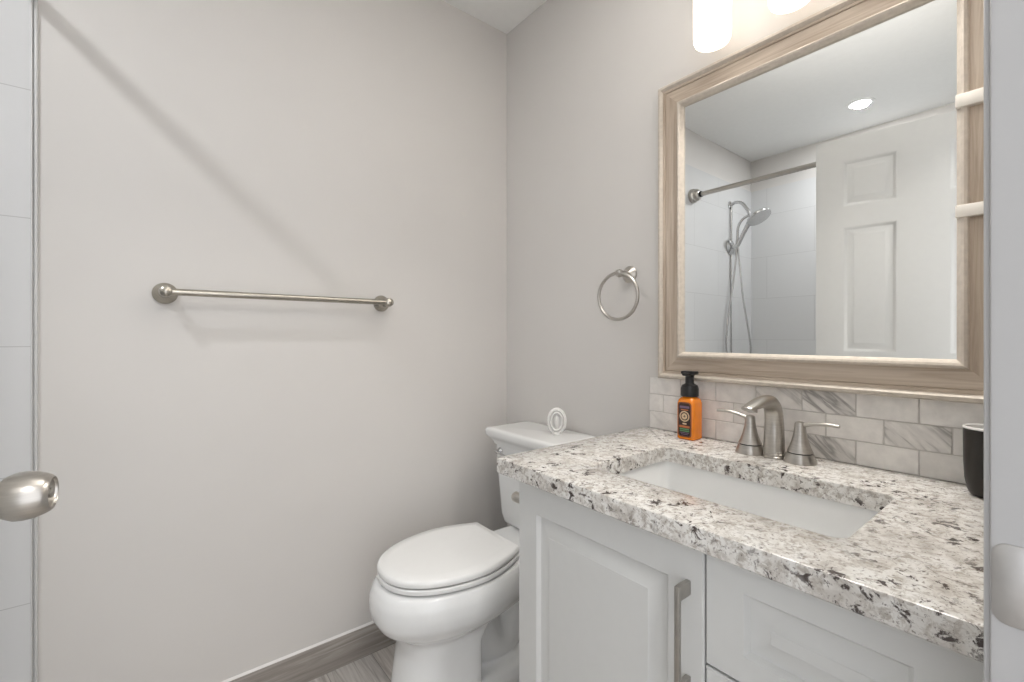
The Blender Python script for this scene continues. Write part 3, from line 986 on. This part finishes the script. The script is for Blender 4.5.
# ------------------------------------------------------------------ paper holder on the vanity's side
ph = root('paper_holder', 'brushed nickel paper holder end peeking past vanity side', 'paper holder', (0.73, VY1, 0.71))
for x in (0.72, 0.87):
    b = B()
    lathe(b, [(0.024, 0.0004), (0.0245, 0.004), (0.020, 0.009), (0.0115, 0.016), (0.0095, 0.03), (0.0095, 0.055), (0.0125, 0.060), (0.013, 0.076), (0.009, 0.082)], (x, VY1, 0.71), (0, 1, 0), 28)
    obj('post', b, M['nickel'], ph)
b = B()
tube(b, [(0.72, VY1 + 0.067, 0.71), (0.87, VY1 + 0.067, 0.71)], 0.008, n=16, smooth_path=False)
obj('roller', b, M['nickel'], ph)

# ------------------------------------------------------------------ shower: rod, downlight, hand shower (all seen in the mirror)
RX, RZ = -0.31, 2.008
rd = root('shower_rod', 'straight brushed nickel shower curtain rod seen in mirror', 'shower rod', (RX, 0.8, RZ))
b = B()
tube(b, [(RX, YF + 0.0075, RZ), (RX, YB - 0.0105, RZ)], 0.0142, n=20, smooth_path=False)
obj('rod', b, M['nickel'], rd)
for y, d, t in ((YB - 0.0101, -1, 0), (YF + 0.0062, 1, 0)):
    b = B()
    lathe(b, [(0.044, 0.0003), (0.045, 0.004), (0.044, 0.020), (0.038, 0.026), (0.037, 0.042), (0.030, 0.052), (0.020, 0.056)], (RX, y, RZ), (0, d, 0), 28)
    fl = obj('flange', b, M['nickel'], rd)
    b = B()
    lathe(b, [(0.0185, 0.0562), (0.0185, 0.068)], (RX, y, RZ), (0, d, 0), 24)
    obj('gasket', b, M['black_plastic'], fl)
dl = root('recessed_light', 'small round lit downlight in ceiling seen in the mirror', 'light', (-0.75, 0.79, H))
b = B()
lathe(b, [(0.053, -0.0005), (0.068, -0.0005), (0.067, -0.003), (0.051, -0.005)], (-0.75, 0.79, H), (0, 0, 1), 40, cap0=False, cap1=False)
obj('trim_ring', b, M['ceiling'], dl)
b = B()
lathe(b, [(0.051, -0.0035), (0.03, -0.004)], (-0.75, 0.79, H), (0, 0, 1), 40)
obj('diffuser', b, M['diffuser'], dl)
SXX, YT = -0.81, YB - 0.010
sh = root('hand_shower', 'chrome hand shower and hose on tiled wall seen in mirror', 'shower', (SXX, YT, 1.7))
b = B()
lathe(b, [(0.028, 0.0004), (0.028, 0.005), (0.014, 0.010)], (SXX, YT, 2.04), (0, -1, 0), 28)
tube(b, [(SXX, YT - 0.008, 2.04), (SXX, YT - 0.04, 2.052), (SXX, YT - 0.085, 2.035), (SXX, YT - 0.12, 1.985), (SXX, YT - 0.135, 1.95)], 0.0115, n=14)
obj('arm', b, M['chrome'], sh)
b = B()
hd = Vector((0.10, -0.50, -0.86)).normalized()
hc = Vector((SXX, YT - 0.195, 1.918))
lathe(b, [(0.02, -0.030), (0.045, -0.018), (0.075, -0.008), (0.080, 0.0), (0.078, 0.008), (0.066, 0.010), (0.02, 0.010)], hc, hd, 36)
tube(b, [hc - hd * 0.02, Vector((SXX, YT - 0.15, 1.915)), Vector((SXX, YT - 0.10, 1.835)), Vector((SXX, YT - 0.055, 1.745))], [0.022, 0.018, 0.0145, 0.013], n=16)
obj('hand_head', b, M['chrome'], sh)
b = B()
tube(b, [(SXX, YT - 0.135, 1.945), (SXX, YT - 0.09, 1.925), (SXX, YT - 0.060, 1.88), (SXX, YT - 0.052, 1.80), (SXX, YT - 0.05, 1.745)], 0.009, n=12)
obj('diverter_link', b, M['chrome'], sh)
b = B()
lathe(b, [(0.054, 0.0004), (0.055, 0.006), (0.046, 0.012), (0.016, 0.02), (0.015, 0.055), (0.010, 0.06)], (SXX, YT, 1.745), (0, -1, 0), 32)
tube(b, [(SXX, YT - 0.012, 2.03), (SXX, YT - 0.012, 1.76)], 0.006, n=12, smooth_path=False)
obj('wall_bracket', b, M['chrome'], sh)
b = B()
tube(b, [(SXX - 0.002, YT - 0.050, 1.735), (SXX + 0.02, YT - 0.035, 1.50), (SXX + 0.08, YT - 0.022, 1.20), (SXX + 0.09, YT - 0.022, 1.0), (SXX + 0.05, YT - 0.05, 0.88), (SXX - 0.03, YT - 0.10, 0.88), (SXX - 0.05, YT - 0.12, 1.0),
         (SXX - 0.04, YT - 0.115, 1.12), (SXX - 0.01, YT - 0.085, 1.40), (SXX + 0.004, YT - 0.06, 1.735)], 0.0065, n=10, k=10)
obj('hose', b, M['chrome'], sh)
b = B()
tube(b, [(SXX - 0.01, YT - 0.006, 1.70), (SXX - 0.01, YT - 0.006, 0.95)], 0.004, n=10, smooth_path=False)
obj('riser', b, M['chrome'], sh)

# unseen fixture added behind the camera to carry the hallway fill light
hl = root('hall_fill_fixture', 'unseen round ceiling lamp added in the hallway for fill light', 'light', (0.1, -0.75, H))
b = B()
lathe(b, [(0.17, -0.0005), (0.175, -0.02), (0.165, -0.03)], (0.1, -0.75, H), (0, 0, 1), 40, cap1=False)
obj('fill_lamp_base', b, M['nickel'], hl)
b = B()
lathe(b, [(0.165, -0.03), (0.15, -0.055), (0.09, -0.07), (0.02, -0.074)], (0.1, -0.75, H), (0, 0, 1), 40)
obj('fill_lamp_shade', b, M['hall_fill_diffuser'], hl)
